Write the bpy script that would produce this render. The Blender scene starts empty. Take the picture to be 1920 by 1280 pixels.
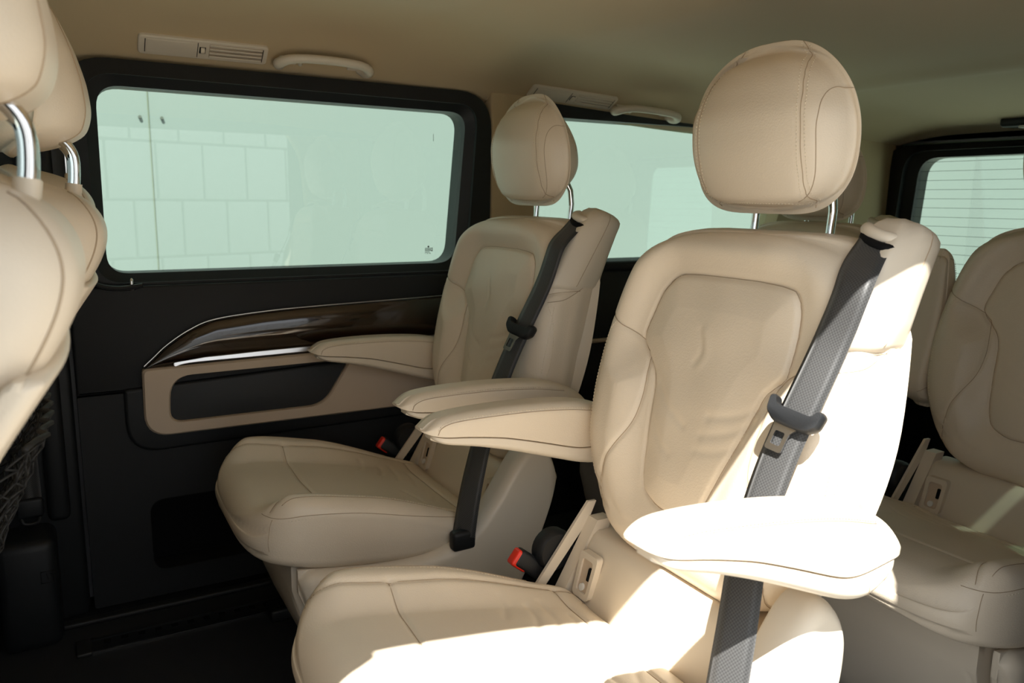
import bpy, math, random
import numpy as np
from mathutils import Vector, Matrix
random.seed(4); rng = np.random.default_rng(4)
D = bpy.data; SC = bpy.context.scene; COL = SC.collection
R_ = math.radians

# ------------------------------------------------------------------ camera
yaw, pit, rol = R_(29.78), R_(-10.34), R_(.82)
fw = Vector((math.sin(yaw)*math.cos(pit), math.cos(yaw)*math.cos(pit), math.sin(pit)))
rt = Vector((math.cos(yaw), -math.sin(yaw), 0)); up = rt.cross(fw)
r2 = rt*math.cos(rol)+up*math.sin(rol); u2 = -rt*math.sin(rol)+up*math.cos(rol)
cd = D.cameras.new('camera'); cam = D.objects.new('camera', cd); COL.objects.link(cam)
cam.matrix_world = Matrix(((r2.x, u2.x, -fw.x, 0), (r2.y, u2.y, -fw.y, 0), (r2.z, u2.z, -fw.z, 1.08), (0, 0, 0, 1)))
cd.sensor_width = 36; cd.lens = 36*1490/1920; cd.clip_start = .02; cd.clip_end = 200
cd.dof.use_dof = True; cd.dof.focus_distance = 1.35; cd.dof.aperture_fstop = 7.0
SC.camera = cam
# ------------------------------------------------------------------ light
w = D.worlds.new('sky'); SC.world = w; w.use_nodes = True
nt = w.node_tree; bg = nt.nodes['Background']
bg.inputs['Color'].default_value = (.90, .95, 1.0, 1); bg.inputs['Strength'].default_value = 1.35
sl = D.lights.new('sun', 'SUN'); sl.energy = 15.0; sl.angle = R_(.6); sl.color = (1, .97, .91)
sun = D.objects.new('sun', sl); COL.objects.link(sun)
sd = Vector((-.30, -.47, .88)).normalized()
sun.rotation_euler = sd.to_track_quat('Z', 'Y').to_euler()
SC.view_settings.view_transform = 'Standard'; SC.view_settings.look = 'None'
SC.view_settings.gamma = 1; SC.view_settings.use_curve_mapping = False
SC.view_settings.exposure = 0.36
SC.cycles.max_bounces = 14; SC.cycles.diffuse_bounces = 8; SC.cycles.glossy_bounces = 5
SC.cycles.transparent_max_bounces = 16; SC.cycles.caustics_reflective = False

# ------------------------------------------------------------------ materials
def mat(name, col, rough=.5, metal=0., bump=0., bscale=200., coat=0., spec=.5, var=0., vscale=6., sheen=0., kind='noise'):
    m = D.materials.new(name); m.use_nodes = True; n = m.node_tree; b = n.nodes['Principled BSDF']
    b.inputs['Base Color'].default_value = (*col, 1); b.inputs['Roughness'].default_value = rough
    b.inputs['Metallic'].default_value = metal; b.inputs['Coat Weight'].default_value = coat
    b.inputs['Specular IOR Level'].default_value = spec; b.inputs['Sheen Weight'].default_value = sheen
    tc = n.nodes.new('ShaderNodeTexCoord')
    if bump:
        if kind == 'voronoi':
            t = n.nodes.new('ShaderNodeTexVoronoi'); out = t.outputs['Distance']
        else:
            t = n.nodes.new('ShaderNodeTexNoise'); t.inputs['Detail'].default_value = 3; out = t.outputs['Fac']
        t.inputs['Scale'].default_value = bscale; n.links.new(tc.outputs['Object'], t.inputs['Vector'])
        bp = n.nodes.new('ShaderNodeBump'); bp.inputs['Strength'].default_value = bump; bp.inputs['Distance'].default_value = .002
        n.links.new(out, bp.inputs['Height']); n.links.new(bp.outputs['Normal'], b.inputs['Normal'])
    if var:
        t = n.nodes.new('ShaderNodeTexNoise'); t.inputs['Scale'].default_value = vscale; t.inputs['Detail'].default_value = 4
        n.links.new(tc.outputs['Object'], t.inputs['Vector'])
        r = n.nodes.new('ShaderNodeValToRGB')
        r.color_ramp.elements[0].position = .3; r.color_ramp.elements[1].position = .7
        r.color_ramp.elements[0].color = tuple(c*(1-var) for c in col)+(1,); r.color_ramp.elements[1].color = tuple(min(1, c*(1+var)) for c in col)+(1,)
        n.links.new(t.outputs['Fac'], r.inputs['Fac']); n.links.new(r.outputs['Color'], b.inputs['Base Color'])
    return m
M = {}
M['leather'] = mat('beige_leather', (.70, .603, .475), .42, bump=.10, bscale=420, kind='voronoi', var=.03)
M['stitch'] = mat('cream_thread', (.80, .70, .55), .7)
M['seam'] = mat('brown_seam_line', (.42, .32, .215), .8)  # one brown line colour for all seams
M['plastic'] = mat('beige_plastic', (.68, .60, .485), .45, bump=.05, bscale=900)
M['headliner'] = mat('headliner_fabric', (.53, .41, .25), .9, bump=.15, bscale=700, sheen=.2)
M['trimbeige'] = mat('beige_door_trim', (.55, .44, .33), .5, bump=.05, bscale=800)
M['black'] = mat('black_plastic', (.009, .010, .0115), .5, bump=.15, bscale=800, spec=.4)
M['blacksoft'] = mat('black_soft_trim', (.0105, .0113, .0125), .6, bump=.2, bscale=600, spec=.35)
M['recess'] = mat('recess_shade', (.0025, .0025, .003), .8, spec=.2)  # near-black paint for the shade inside pockets, slots and gaps
M['carpet'] = mat('black_carpet', (.010, .0105, .012), .9, bump=.5, bscale=900)
M['rubber'] = mat('black_rubber', (.012, .012, .012), .55)
M['chrome'] = mat('chrome', (.86, .86, .87), .06, metal=1)
M['alu'] = mat('brushed_aluminium', (.80, .80, .81), .3, metal=1)
M['steel'] = mat('steel', (.55, .55, .55), .22, metal=1)
M['red'] = mat('red_plastic', (.85, .035, .015), .35)
M['lens'] = mat('lamp_lens', (.75, .75, .72), .3)
M['wall'] = mat('white_wall_paint', (.86, .87, .87), .6, var=.012, vscale=.8)
M['dimwall'] = mat('dimmed_white_wall', (.20, .205, .205), .6, var=.02, vscale=.8)  # white wall greyed in its colour in place of shade
M['endwall'] = mat('dimmed_end_wall', (.25, .255, .255), .6, var=.01)  # dimness of the end wall's shaded side put into its colour
M['joint'] = mat('sand_joint', (.10, .095, .085), .9)
M['yard'] = mat('concrete_yard', (.29, .28, .26), .9, bump=.3, bscale=40, var=.06, vscale=2)
M['blockjoint'] = mat('block_joint_mortar', (.38, .37, .35), .9)
M['wallseam'] = mat('wall_joint_sealant', (.15, .15, .115), .8)
M['body'] = mat('grey_body_metal', (.30, .31, .33), .35)
M['net'] = mat('black_net_cord', (.010, .010, .010), .7)
M['print'] = mat('window_print', (.12, .15, .14), .7)
def belt_mat():
    m = mat('black_belt_webbing', (.030, .030, .030), .55, sheen=.12); n = m.node_tree; b = n.nodes['Principled BSDF']
    tc = n.nodes.new('ShaderNodeTexCoord'); mp = n.nodes.new('ShaderNodeMapping'); mp.inputs['Scale'].default_value = (22, 420, 1)
    n.links.new(tc.outputs['UV'], mp.inputs['Vector'])
    t = n.nodes.new('ShaderNodeTexChecker'); t.inputs['Scale'].default_value = 1.0
    t.inputs['Color1'].default_value = (1, 1, 1, 1); t.inputs['Color2'].default_value = (.1, .1, .1, 1)
    n.links.new(mp.outputs['Vector'], t.inputs['Vector'])
    bp = n.nodes.new('ShaderNodeBump'); bp.inputs['Strength'].default_value = .5; bp.inputs['Distance'].default_value = .001
    n.links.new(t.outputs['Fac'], bp.inputs['Height']); n.links.new(bp.outputs['Normal'], b.inputs['Normal'])
    r = n.nodes.new('ShaderNodeMixRGB'); r.inputs[1].default_value = (.022, .022, .022, 1); r.inputs[2].default_value = (.046, .046, .046, 1)
    n.links.new(t.outputs['Fac'], r.inputs[0]); n.links.new(r.outputs[0], b.inputs['Base Color'])
    return m
M['belt'] = belt_mat()
def wood_mat():
    m = mat('dark_gloss_wood', (.012, .006, .004), .12, coat=1.0); n = m.node_tree; b = n.nodes['Principled BSDF']
    b.inputs['Coat Roughness'].default_value = .03
    tc = n.nodes.new('ShaderNodeTexCoord'); mp = n.nodes.new('ShaderNodeMapping'); mp.inputs['Scale'].default_value = (3, 3, 22)
    n.links.new(tc.outputs['Object'], mp.inputs['Vector'])
    t = n.nodes.new('ShaderNodeTexNoise'); t.inputs['Scale'].default_value = 4; t.inputs['Detail'].default_value = 6; t.inputs['Distortion'].default_value = 1.2
    n.links.new(mp.outputs['Vector'], t.inputs['Vector'])
    r = n.nodes.new('ShaderNodeValToRGB'); r.color_ramp.elements[0].position = .35; r.color_ramp.elements[1].position = .7
    r.color_ramp.elements[0].color = (.006, .003, .002, 1); r.color_ramp.elements[1].color = (.028, .012, .007, 1)
    n.links.new(t.outputs['Fac'], r.inputs['Fac']); n.links.new(r.outputs['Color'], b.inputs['Base Color'])
    return m
M['wood'] = wood_mat()
def glass_mat(name, tint, refl=1.0):
    m = D.materials.new(name); m.use_nodes = True; n = m.node_tree; n.nodes.clear()
    o = n.nodes.new('ShaderNodeOutputMaterial'); t = n.nodes.new('ShaderNodeBsdfTransparent'); g = n.nodes.new('ShaderNodeBsdfGlossy')
    t.inputs['Color'].default_value = (*tint, 1); g.inputs['Roughness'].default_value = 0.0; g.inputs['Color'].default_value = (refl, refl, refl, 1)
    f = n.nodes.new('ShaderNodeFresnel'); ge = n.nodes.new('ShaderNodeNewGeometry'); mr = n.nodes.new('ShaderNodeMapRange'); mr.inputs['To Min'].default_value = 1.5; mr.inputs['To Max'].default_value = 1/1.5
    n.links.new(ge.outputs['Backfacing'], mr.inputs['Value']); n.links.new(mr.outputs[0], f.inputs['IOR']); mx = n.nodes.new('ShaderNodeMixShader')
    n.links.new(f.outputs[0], mx.inputs[0]); n.links.new(t.outputs[0], mx.inputs[1]); n.links.new(g.outputs[0], mx.inputs[2]); n.links.new(mx.outputs[0], o.inputs[0])
    return m
M['glass'] = glass_mat('green_tinted_glass', (.76, .885, .82))      # two faces of the pane: tint squared
M['privacy'] = glass_mat('privacy_glass', (.20, .23, .21))
M['clear'] = glass_mat('clear_glass', (.85, .90, .87))
M['screen'] = glass_mat('light_cut_front_glass', (.42, .46, .44))  # tinted darker than real glass to cut light from the front

# ------------------------------------------------------------------ helpers
def empty(name, loc=(0, 0, 0), label=None, cat=None, group=None, kind=None):
    o = D.objects.new(name, None); COL.objects.link(o); o.location = loc; o.empty_display_size = .1
    return tag(o, label, cat, group, kind)
def tag(o, label=None, cat=None, group=None, kind=None):
    if label: o['label'] = label
    if cat: o['category'] = cat
    if group: o['group'] = group
    if kind: o['kind'] = kind
    return o
def mesh(name, v, f, m, parent=None, smooth=True, auto=None, uv=None):
    me = D.meshes.new(name); me.from_pydata([tuple(map(float, p)) for p in v], [], [tuple(map(int, q)) for q in f]); me.update()
    me.materials.append(M[m] if isinstance(m, str) else m)
    if smooth:
        me.polygons.foreach_set('use_smooth', [True]*len(me.polygons))
        if auto: me.set_sharp_from_angle(angle=R_(auto))
    if uv is not None:
        l = me.uv_layers.new(name='UVMap'); idx = np.empty(len(me.loops), int); me.loops.foreach_get('vertex_index', idx)
        l.data.foreach_set('uv', np.asarray(uv, float)[idx].ravel())
    o = D.objects.new(name, me); COL.objects.link(o)
    if parent: o.parent = parent
    return o
class MB:
    """collects shapes for ONE mesh"""
    def __init__(s): s.v = []; s.f = []
    def add(s, v, f):
        n = len(s.v); s.v += [tuple(p) for p in v]; s.f += [tuple(i+n for i in q) for q in f]; return s
    def box(s, a, b, bev=0.):
        (x0, y0, z0), (x1, y1, z1) = a, b
        if bev <= 0:
            v = [(x, y, z) for x in (x0, x1) for y in (y0, y1) for z in (z0, z1)]
            return s.add(v, [(0, 1, 3, 2), (4, 6, 7, 5), (0, 4, 5, 1), (2, 3, 7, 6), (0, 2, 6, 4), (1, 5, 7, 3)])
        c = np.array([(x0+x1)/2, (y0+y1)/2, (z0+z1)/2]); h = np.abs(np.array([x1-x0, y1-y0, z1-z0]))/2
        bev = min(bev, h.min()*.98); k = 4
        # rounded box: cube sphere corners pushed apart
        v = []; f = []; N = 2*(k)
        ang = [i/(k-1)*math.pi/2 for i in range(k)]
        idx = {}
        rings = [-1]*k+[1]*k; th = [-math.pi/2+a for a in ang]+[a for a in ang]
        cols = []
        for q in range(4):
            for a in ang: cols.append((q, a+q*math.pi/2))
        for i in range(2*k):
            t = th[i]; sz = rings[i]
            for q, p in cols:
                sx, sy = [(1, 1), (-1, 1), (-1, -1), (1, -1)][q]
                v.append(c+np.array([sx*(h[0]-bev), sy*(h[1]-bev), sz*(h[2]-bev)])+bev*np.array([math.cos(t)*math.cos(p), math.cos(t)*math.sin(p), math.sin(t)]))
        n = len(cols)
        for i in range(2*k-1):
            for j in range(n): f.append((i*n+j, i*n+(j+1) % n, (i+1)*n+(j+1) % n, (i+1)*n+j))
        f.append(tuple(range(n-1, -1, -1))); f.append(tuple((2*k-1)*n+j for j in range(n)))
        return s.add(v, f)
    def tube(s, pts, r, n=10, cap=True):
        pts = [Vector(p) for p in pts]; m = len(pts)
        rr = r if hasattr(r, '__len__') else [r]*m
        T = [(pts[min(i+1, m-1)]-pts[max(i-1, 0)]).normalized() for i in range(m)]
        a = Vector((0, 0, 1)) if abs(T[0].z) < .9 else Vector((1, 0, 0))
        nrm = (a-T[0]*a.dot(T[0])).normalized(); v = []; f = []
        for i in range(m):
            nrm = (nrm-T[i]*nrm.dot(T[i])).normalized(); b = T[i].cross(nrm)
            for j in range(n):
                t = 2*math.pi*j/n; v.append(pts[i]+(nrm*math.cos(t)+b*math.sin(t))*rr[i])
        for i in range(m-1):
            for j in range(n): f.append((i*n+j, i*n+(j+1) % n, (i+1)*n+(j+1) % n, (i+1)*n+j))
        if cap: f.append(tuple(range(n-1, -1, -1))); f.append(tuple((m-1)*n+j for j in range(n)))
        return s.add(v, f)
    def prism(s, poly, y0, y1, ax='y', bev=0.):
        """poly in the plane across ax, extruded along it; bev chamfers the y0 side"""
        P = np.array(poly, float); n = len(P); c = P.mean(0)
        def put(q, h): return {'y': (q[0], h, q[1]), 'x': (h, q[0], q[1]), 'z': (q[0], q[1], h)}[ax]
        L = []
        if bev:
            nx = np.roll(P, -1, 0)-np.roll(P, 1, 0); nm = np.stack([nx[:, 1], -nx[:, 0]], 1); nm /= np.linalg.norm(nm, axis=1)[:, None]+1e-9
            ar = (P[:, 0]*np.roll(P[:, 1], -1)-P[:, 1]*np.roll(P[:, 0], -1)).sum()
            if ar < 0: nm = -nm
            sg = 1 if y1 > y0 else -1
            for t in (0, .35, .7, 1): 
                L.append(([put(q-nn*bev*(1-math.sin(t*math.pi/2)), y0+sg*bev*(1-math.cos(t*math.pi/2))) for q, nn in zip(P, nm)]))
        else: L.append([put(q, y0) for q in P])
        L.append([put(q, y1) for q in P])
        v = [p for l in L for p in l]; f = []
        for i in range(len(L)-1):
            for j in range(n): f.append((i*n+j, i*n+(j+1) % n, (i+1)*n+(j+1) % n, (i+1)*n+j))
        f.append(tuple(range(n-1, -1, -1))); f.append(tuple((len(L)-1)*n+j for j in range(n)))
        return s.add(v, f)
    def ring(s, outer, inner, y0, y1, ax='y'):
        """frame between two outlines with the same number of points"""
        n = len(outer)
        def put(q, h): return {'y': (q[0], h, q[1]), 'x': (h, q[0], q[1]), 'z': (q[0], q[1], h)}[ax]
        v = [put(q, y0) for q in outer]+[put(q, y0) for q in inner]+[put(q, y1) for q in outer]+[put(q, y1) for q in inner]; f = []
        for j in range(n):
            k = (j+1) % n
            f += [(j, k, n+k, n+j), (2*n+j, 3*n+j, 3*n+k, 2*n+k), (j, 2*n+j, 2*n+k, k), (n+j, n+k, 3*n+k, 3*n+j)]
        return s.add(v, f)
    def build(s, name, m, parent=None, smooth=True, auto=35): 
        o = mesh(name, s.v, s.f, m, parent, smooth, auto)
        bm_fix(o); return o
import bmesh
def bm_fix(o):
    b = bmesh.new(); b.from_mesh(o.data); bmesh.ops.recalc_face_normals(b, faces=b.faces); b.to_mesh(o.data); b.free()
def rpoly(pts, r, k=6):
    """polygon with rounded corners; r one radius or one per corner"""
    out = []; n = len(pts)
    for i in range(n):
        p = np.array(pts[i], float); a = np.array(pts[i-1], float)-p; b = np.array(pts[(i+1) % n], float)-p
        la, lb = np.linalg.norm(a), np.linalg.norm(b); ri = r[i] if hasattr(r, '__len__') else r
        a /= la; b /= lb; d = min(ri, la*.48, lb*.48)
        for j in range(k):
            t = j/(k-1); q0 = p+a*d; q1 = p+b*d
            out.append((1-t)**2*q0+2*t*(1-t)*p+t*t*q1)
    return [tuple(q) for q in out]
def bez(P, n=40):
    """smooth curve through points (Catmull-Rom)"""
    P = np.array(P, float); m = len(P); Q = np.vstack([2*P[0]-P[1], P, 2*P[-1]-P[-2]]); out = []
    for t in np.linspace(0, m-1, n):
        i = min(int(t), m-2); u = t-i; a, b, c, d = Q[i:i+4]
        out.append(.5*((2*b)+(-a+c)*u+(2*a-5*b+4*c-d)*u*u+(-a+3*b-3*c+d)*u**3))
    return np.array(out)
def sstep(a, b, x):
    t = np.clip((x-a)/(b-a), 0, 1); return t*t*(3-2*t)
def interp(x, tab):
    """monotone-ish smooth table lookup"""
    t = np.array(tab, float); o = np.argsort(t[:, 0]); t = t[o]
    xs = np.linspace(t[0, 0], t[-1, 0], 400); ys = np.interp(xs, t[:, 0], t[:, 1])
    h = 44; k = np.hanning(2*h+1); k /= k.sum(); yp = np.concatenate([np.full(h, ys[0])+(ys[0]-ys[1])*np.arange(h, 0, -1), ys, np.full(h, ys[-1])+(ys[-1]-ys[-2])*np.arange(1, h+1)])
    return np.interp(x, xs, np.convolve(yp, k, 'valid'))
def dist_poly(u, v, pl):
    d = np.full(u.shape, 9.)
    for a, b in zip(pl[:-1], pl[1:]):
        e = b-a; L = (e@e)+1e-12; t = np.clip(((u-a[0])*e[0]+(v-a[1])*e[1])/L, 0, 1)
        d = np.minimum(d, np.hypot(u-a[0]-t*e[0], v-a[1]-t*e[1]))
    return d
def inside(u, v, pl):
    c = np.zeros(u.shape, bool)
    for a, b in zip(pl, np.roll(pl, -1, 0)):
        k = ((a[1] > v) != (b[1] > v)) & (u < (b[0]-a[0])*(v-a[1])/(b[1]-a[1]+1e-12)+a[0]); c ^= k
    return c
def sup(v, a, b, n0, n1, W):
    """half width W(v) closed at both ends like a superellipse (n0 at a, n1 at b; None leaves that end open)"""
    m = (a+b)/2; t = (np.asarray(v, float)-m)/((b-a)/2); o = np.ones_like(t)
    if n0: o = np.where(t < 0, (1-np.clip(-t, 0, 1)**n0)**(1/n0), o)
    if n1: o = np.where(t > 0, (1-np.clip(t, 0, 1)**n1)**(1/n1), o)
    return np.maximum(W*o, .0008)
def pillow(vmin, vmax, ulo, uhi, top, bot, Rt, Rb, put, nu=60, nv=60, bulge=0., ns=5, Rv=None, flat=(0, 0), ke=12):
    """closed cushion shape: rows v, outline ulo(v)..uhi(v), faces top(u,v) > bot(u,v), rounded by Rt / Rb at the outline"""
    RR = max(Rt, Rb); RV = Rv or RR
    th = np.linspace(0, math.pi/2, ke, endpoint=False)
    rv = min(RV, .45*(vmax-vmin)); e = rv*(1-np.cos(th))
    v1 = np.concatenate([vmin+e, np.linspace(vmin+rv, vmax-rv, max(nv-2*ke, 4)), (vmax-e)[::-1]]); nv = len(v1)
    lo, hi = ulo(v1)+0*v1, uhi(v1)+0*v1; wd = hi-lo
    ru = np.minimum(RR, .45*wd)[:, None]; e = ru*(1-np.cos(th))[None]
    mid_ = np.linspace(0, 1, max(nu-2*ke, 4))[None]
    U = np.concatenate([lo[:, None]+e, lo[:, None]+ru+(wd[:, None]-2*ru)*mid_, (hi[:, None]-e)[:, ::-1]], 1); nu = U.shape[1]
    V = np.repeat(v1[:, None], nu, 1)
    dlo, dhi = U-lo[:, None], hi[:, None]-U
    if flat[0]: dlo = dlo*(RR/flat[0])
    if flat[1]: dhi = dhi*(RR/flat[1])
    du = np.minimum(dlo, dhi); dv = np.minimum(V-vmin, vmax-V)
    def fall(Rr):
        Rl = np.minimum(Rr, .5*wd)[:, None]
        q = np.clip(np.hypot(np.clip((Rl-du)/Rl, 0, 1), np.clip((rv-dv)/rv, 0, 1)), 0, 1)
        return Rr*(1-np.sqrt(1-q*q))
    H = top(U, V)-fall(Rt); B = bot(U, V)+fall(Rb)
    mid = (H+B)/2; H = np.maximum(H, mid+.0004); B = np.minimum(B, mid-.0004)
    P = [put(U, V, H).reshape(-1, 3), put(U, V, B).reshape(-1, 3)]
    n = nu*nv; F = []
    ii = np.arange(n).reshape(nv, nu)
    q = np.stack([ii[:-1, :-1], ii[:-1, 1:], ii[1:, 1:], ii[1:, :-1]], -1).reshape(-1, 4)
    F += q.tolist(); F += (q[:, ::-1]+n).tolist()
    per = np.concatenate([ii[0, :-1], ii[:-1, -1], ii[-1, :0:-1], ii[:0:-1, 0]])
    Uf, Vf, Hf, Bf = U.ravel()[per], V.ravel()[per], H.ravel()[per], B.ravel()[per]
    tu = np.roll(Uf, -3)-np.roll(Uf, 3); tv = np.roll(Vf, -3)-np.roll(Vf, 3); L = np.hypot(tu, tv)+1e-9
    nu_, nv_ = tv/L, -tu/L
    prev = per; base = 2*n; m = len(per)
    for k in range(1, ns):
        a = k/ns; bl = bulge*math.sin(a*math.pi)
        P.append(put(Uf+nu_*bl, Vf+nv_*bl, Hf*(1-a)+Bf*a)); cur = base+np.arange(m); base += m
        F += np.stack([prev, cur, np.roll(cur, -1), np.roll(prev, -1)], -1).tolist(); prev = cur
    cur = per+n
    F += np.stack([prev, cur, np.roll(cur, -1), np.roll(prev, -1)], -1).tolist()
    return np.concatenate(P), F
def stitches(name, pts, parent, step=.0058, ln=.0034, r=.0006, m='stitch', label=None):
    """a row of thread stitches along a curve, one stuff mesh"""
    P = np.array(pts, float); seg = np.linalg.norm(np.diff(P, axis=0), axis=1); cum = np.concatenate([[0], np.cumsum(seg)])
    b = MB(); d = step/2
    while d+ln < cum[-1]:
        a = [np.interp(d, cum, P[:, k]) for k in range(3)]; c = [np.interp(d+ln, cum, P[:, k]) for k in range(3)]
        b.tube([a, c], r, 5); d += step
    o = b.build(name, m, parent, True, None); o['kind'] = 'stuff'
    return o
def copy_tree(o, parent=None):
    c = o.copy(); COL.objects.link(c)
    if parent: c.parent = parent
    for ch in list(o.children): copy_tree(ch, c)
    return c

# ------------------------------------------------------------------ the van body (setting)
FZ = .11                                     # cabin floor level
YW = 1.98                                    # plane of the far side windows
def st(o): o['kind'] = 'structure'; return o
floor = st(empty('floor'))
MB().box((-1.75, .40, FZ-.06), (2.80, 2.06, FZ), 0).build('carpet', 'carpet', floor)
# seat rail set into the floor, with its row of notches and bright lip
rl = MB().box((-.005, 1.775, FZ), (2.6, 1.825, FZ+.004)).build('seat_rail', 'black', floor)
MB().box((-.005, 1.771, FZ), (2.6, 1.775, FZ+.006)).build('rail_lip', 'steel', rl)
MB().box((-.005, 1.825, FZ), (2.6, 1.829, FZ+.006)).build('rail_edge', 'black', rl)
MB().box((-.030, 1.768, FZ), (.0, 1.832, FZ+.009), .003).build('rail_end_cap', 'rubber', rl)
nm = MB().box((-.007, -.007, 0), (.007, .007, .0025)); proto = None
for i in range(40):
    if proto is None: proto = nm.build('rail_notch', 'recess', rl)
    o = proto if i == 0 else proto.copy()
    if i: COL.objects.link(o)
    o.location = (.03+.034*i, 1.808, FZ+.004)
for y in (1.396, 1.03, .68): 
    MB().box((.2, y-.02, FZ), (2.6, y+.02, FZ+.004)).build('seat_rail', 'black', floor)
MB().box((-.3, 1.905, FZ), (1.2, 1.93, FZ+.012), .004).build('sill_strip', 'rubber', floor)

# ceiling: headliner with coves, a falling step and a cross beam
def roof_z(x, y):
    ze = interp(x, [(-1.8,1.345),(.9,1.343),(1.2,1.322),(1.75,1.285),(2.3,1.275),(2.8,1.275)])
    xc = x+.20*((y-1.15)/.8)**2
    zc = interp(x, [(-1.8,1.50),(.5,1.49),(1.2,1.475),(1.9,1.45),(2.3,1.435),(2.62,1.392),(2.8,1.35)])
    zc = zc-.036*(.8*np.clip((xc-.88)/.26, 0, 1)+.2*sstep(.86, 1.16, xc))
    zc = zc-.012*np.exp(-((x-2.02-.10*(y-1.2)**2)/.07)**2)
    d = np.minimum(y-.45, 2.0-y)
    k = np.clip(d/.30, 0, 1); k = 1-(1-k)**2.0
    return ze+(np.maximum(zc, ze+.01)-ze)*k
nx, ny = 230, 90
X, Y = np.meshgrid(np.linspace(-1.75, 2.78, nx), np.linspace(.455, 2.01, ny), indexing='ij')
Z = roof_z(X.ravel(), Y.ravel()).reshape(X.shape)
v = np.concatenate([np.stack([X, Y, Z], -1).reshape(-1, 3), np.stack([X, Y, Z+.02], -1).reshape(-1, 3)])
ii = np.arange(nx*ny).reshape(nx, ny); q = np.stack([ii[:-1, :-1], ii[1:, :-1], ii[1:, 1:], ii[:-1, 1:]], -1).reshape(-1, 4)
ceil = st(mesh('ceiling', v, q.tolist()+(q[:, ::-1]+nx*ny).tolist(), 'headliner'))
def zroof(x, y): return float(roof_z(np.array([x]), np.array([y]))[0])
rf = st(empty('trim_1'))
MB().box((-1.8, .40, 1.53), (2.86, 2.10, 1.57)).build('roof_skin', 'body', rf)
MB().prism([(.395,1.425),(.45,1.325),(.48,1.325),(.48,1.56),(.395,1.56)], -1.8, 2.86, 'x').build('roof_rail', 'body', rf)
MB().box((-1.8, 2.03, 1.35), (2.86, 2.10, 1.56)).build('roof_rail', 'body', rf)
MB().box((2.80, .40, 1.30), (2.86, 2.10, 1.56)).build('rear_header', 'body', rf)
MB().box((-1.8, .40, 1.40), (-1.74, 2.10, 1.56)).build('front_header', 'body', rf)

# far side wall: outer skin, B, C and D pillars, lower panel behind the door
wr = st(empty('wall_right'))
MB().box((-1.8, 2.05, -.15), (2.86, 2.10, .86)).build('outer_skin', 'body', wr)
for a, b_ in ((-.20, .03), (1.02, 1.16), (2.25, 2.86)): MB().box((a, 2.05, .86), (b_, 2.10, 1.36)).build('outer_pillar', 'body', wr)
MB().box((-.17, 1.955, FZ), (.005, 2.06, 1.36), .012).build('b_pillar', 'black', wr)
MB().box((-.062, 1.925, .36), (-.018, 1.96, 1.30), .014).build('pillar_cover', 'black', wr)
MB().box((-1.75, 1.97, FZ), (-.17, 2.06, .88), .012).build('front_door_panel', 'black', wr)
MB().box((1.045, 1.945, FZ), (2.80, 2.06, .875), .02).build('rear_side_panel', 'black', wr)
MB().box((1.045, 1.93, .862), (2.80, 2.06, .892), .012).build('window_ledge', 'blacksoft', wr)
MB().box((1.05, 1.936, .645), (2.75, 1.95, .657), .004).build('pale_trim_strip', 'trimbeige', wr)
MB().box((1.05, 1.962, .885), (1.193, 2.06, 1.36), .010).build('c_pillar_trim', 'headliner', wr)
MB().prism(rpoly([(2.12, .885), (2.80, .885), (2.80, 1.36), (2.26, 1.36)], .02, 4), 1.95, 2.06, 'y').build('d_pillar_trim', 'headliner', wr)
MB().box((1.17, 1.97, 1.303), (2.28, 2.05, 1.345)).build('window_seal', 'black', wr)
# step box with a moulded seat-belt mark at the foot of the B pillar
sb = MB().box((-.165, 1.84, FZ), (-.050, 1.97, .355), .022).build('pillar_foot_box', 'black', wr)
m = MB().tube([(-.082, 1.838, .262), (-.058, 1.838, .262), (-.058, 1.838, .288), (-.082, 1.838, .288), (-.082, 1.838, .262)], .0011, 6); m.tube([(-.072, 1.838, .283), (-.069, 1.838, .270)], .001, 5).tube([(-.066, 1.838, .283), (-.055, 1.838, .274)], .0014, 5)
m.build('moulded_mark', 'blacksoft', wr)

# window 1 in the sliding door
def ringpair(o, i): return o, i
d1 = st(empty('door_1'))
gl_in = rpoly([(.094, .897), (.947, .899), (.984, 1.299), (.097, 1.304)], [.045, .05, .05, .05], 8)
mid = rpoly([(.072, .878), (.972, .880), (1.006, 1.318), (.074, 1.326)], [.055, .06, .06, .06], 8)
out = rpoly([(.030, .845), (1.045, .852), (1.050, 1.352), (.034, 1.358)], [.02, .02, .10, .09], 8)
def loftring(a, ya, b_, yb):
    n = len(a); v = [(p[0], ya, p[1]) for p in a]+[(p[0], yb, p[1]) for p in b_]
    return v, [(j, (j+1) % n, n+(j+1) % n, n+j) for j in range(n)]
fm = MB(); fm.add(*loftring(out, 1.962, mid, 1.955)); fm.add(*loftring(mid, 1.955, mid, 1.966)); fm.add(*loftring(mid, 1.966, gl_in, 1.984)); fm.add(*loftring(gl_in, 1.984, gl_in, 2.03)); fm.add(*loftring(out, 1.962, out, 2.05)); fm.add(*loftring(out, 2.05, gl_in, 2.05)); fm.add(*loftring(gl_in, 2.05, gl_in, 2.03))
fm.build('window_frame', 'black', d1)
up_o = rpoly([(.013, .633), (1.035, .633), (1.035, .872), (.013, .872)], [.004, .004, .01, .01], 8)
MB().prism(up_o, 1.945, 2.04, 'y', .006).build('upper_panel', 'blacksoft', d1)
lo_o = rpoly([(.013, .128), (1.035, .128), (1.035, .630), (.013, .630)], .006, 8); lo_i = rpoly([(.143, .192), (.66, .192), (.66, .368), (.143, .368)], .035, 8)
MB().ring(lo_o, lo_i, 1.945, 2.04).build('lower_panel', 'blacksoft', d1)
MB().prism(lo_i, 2.02, 2.035).build('map_pocket_floor', 'recess', d1)
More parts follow.
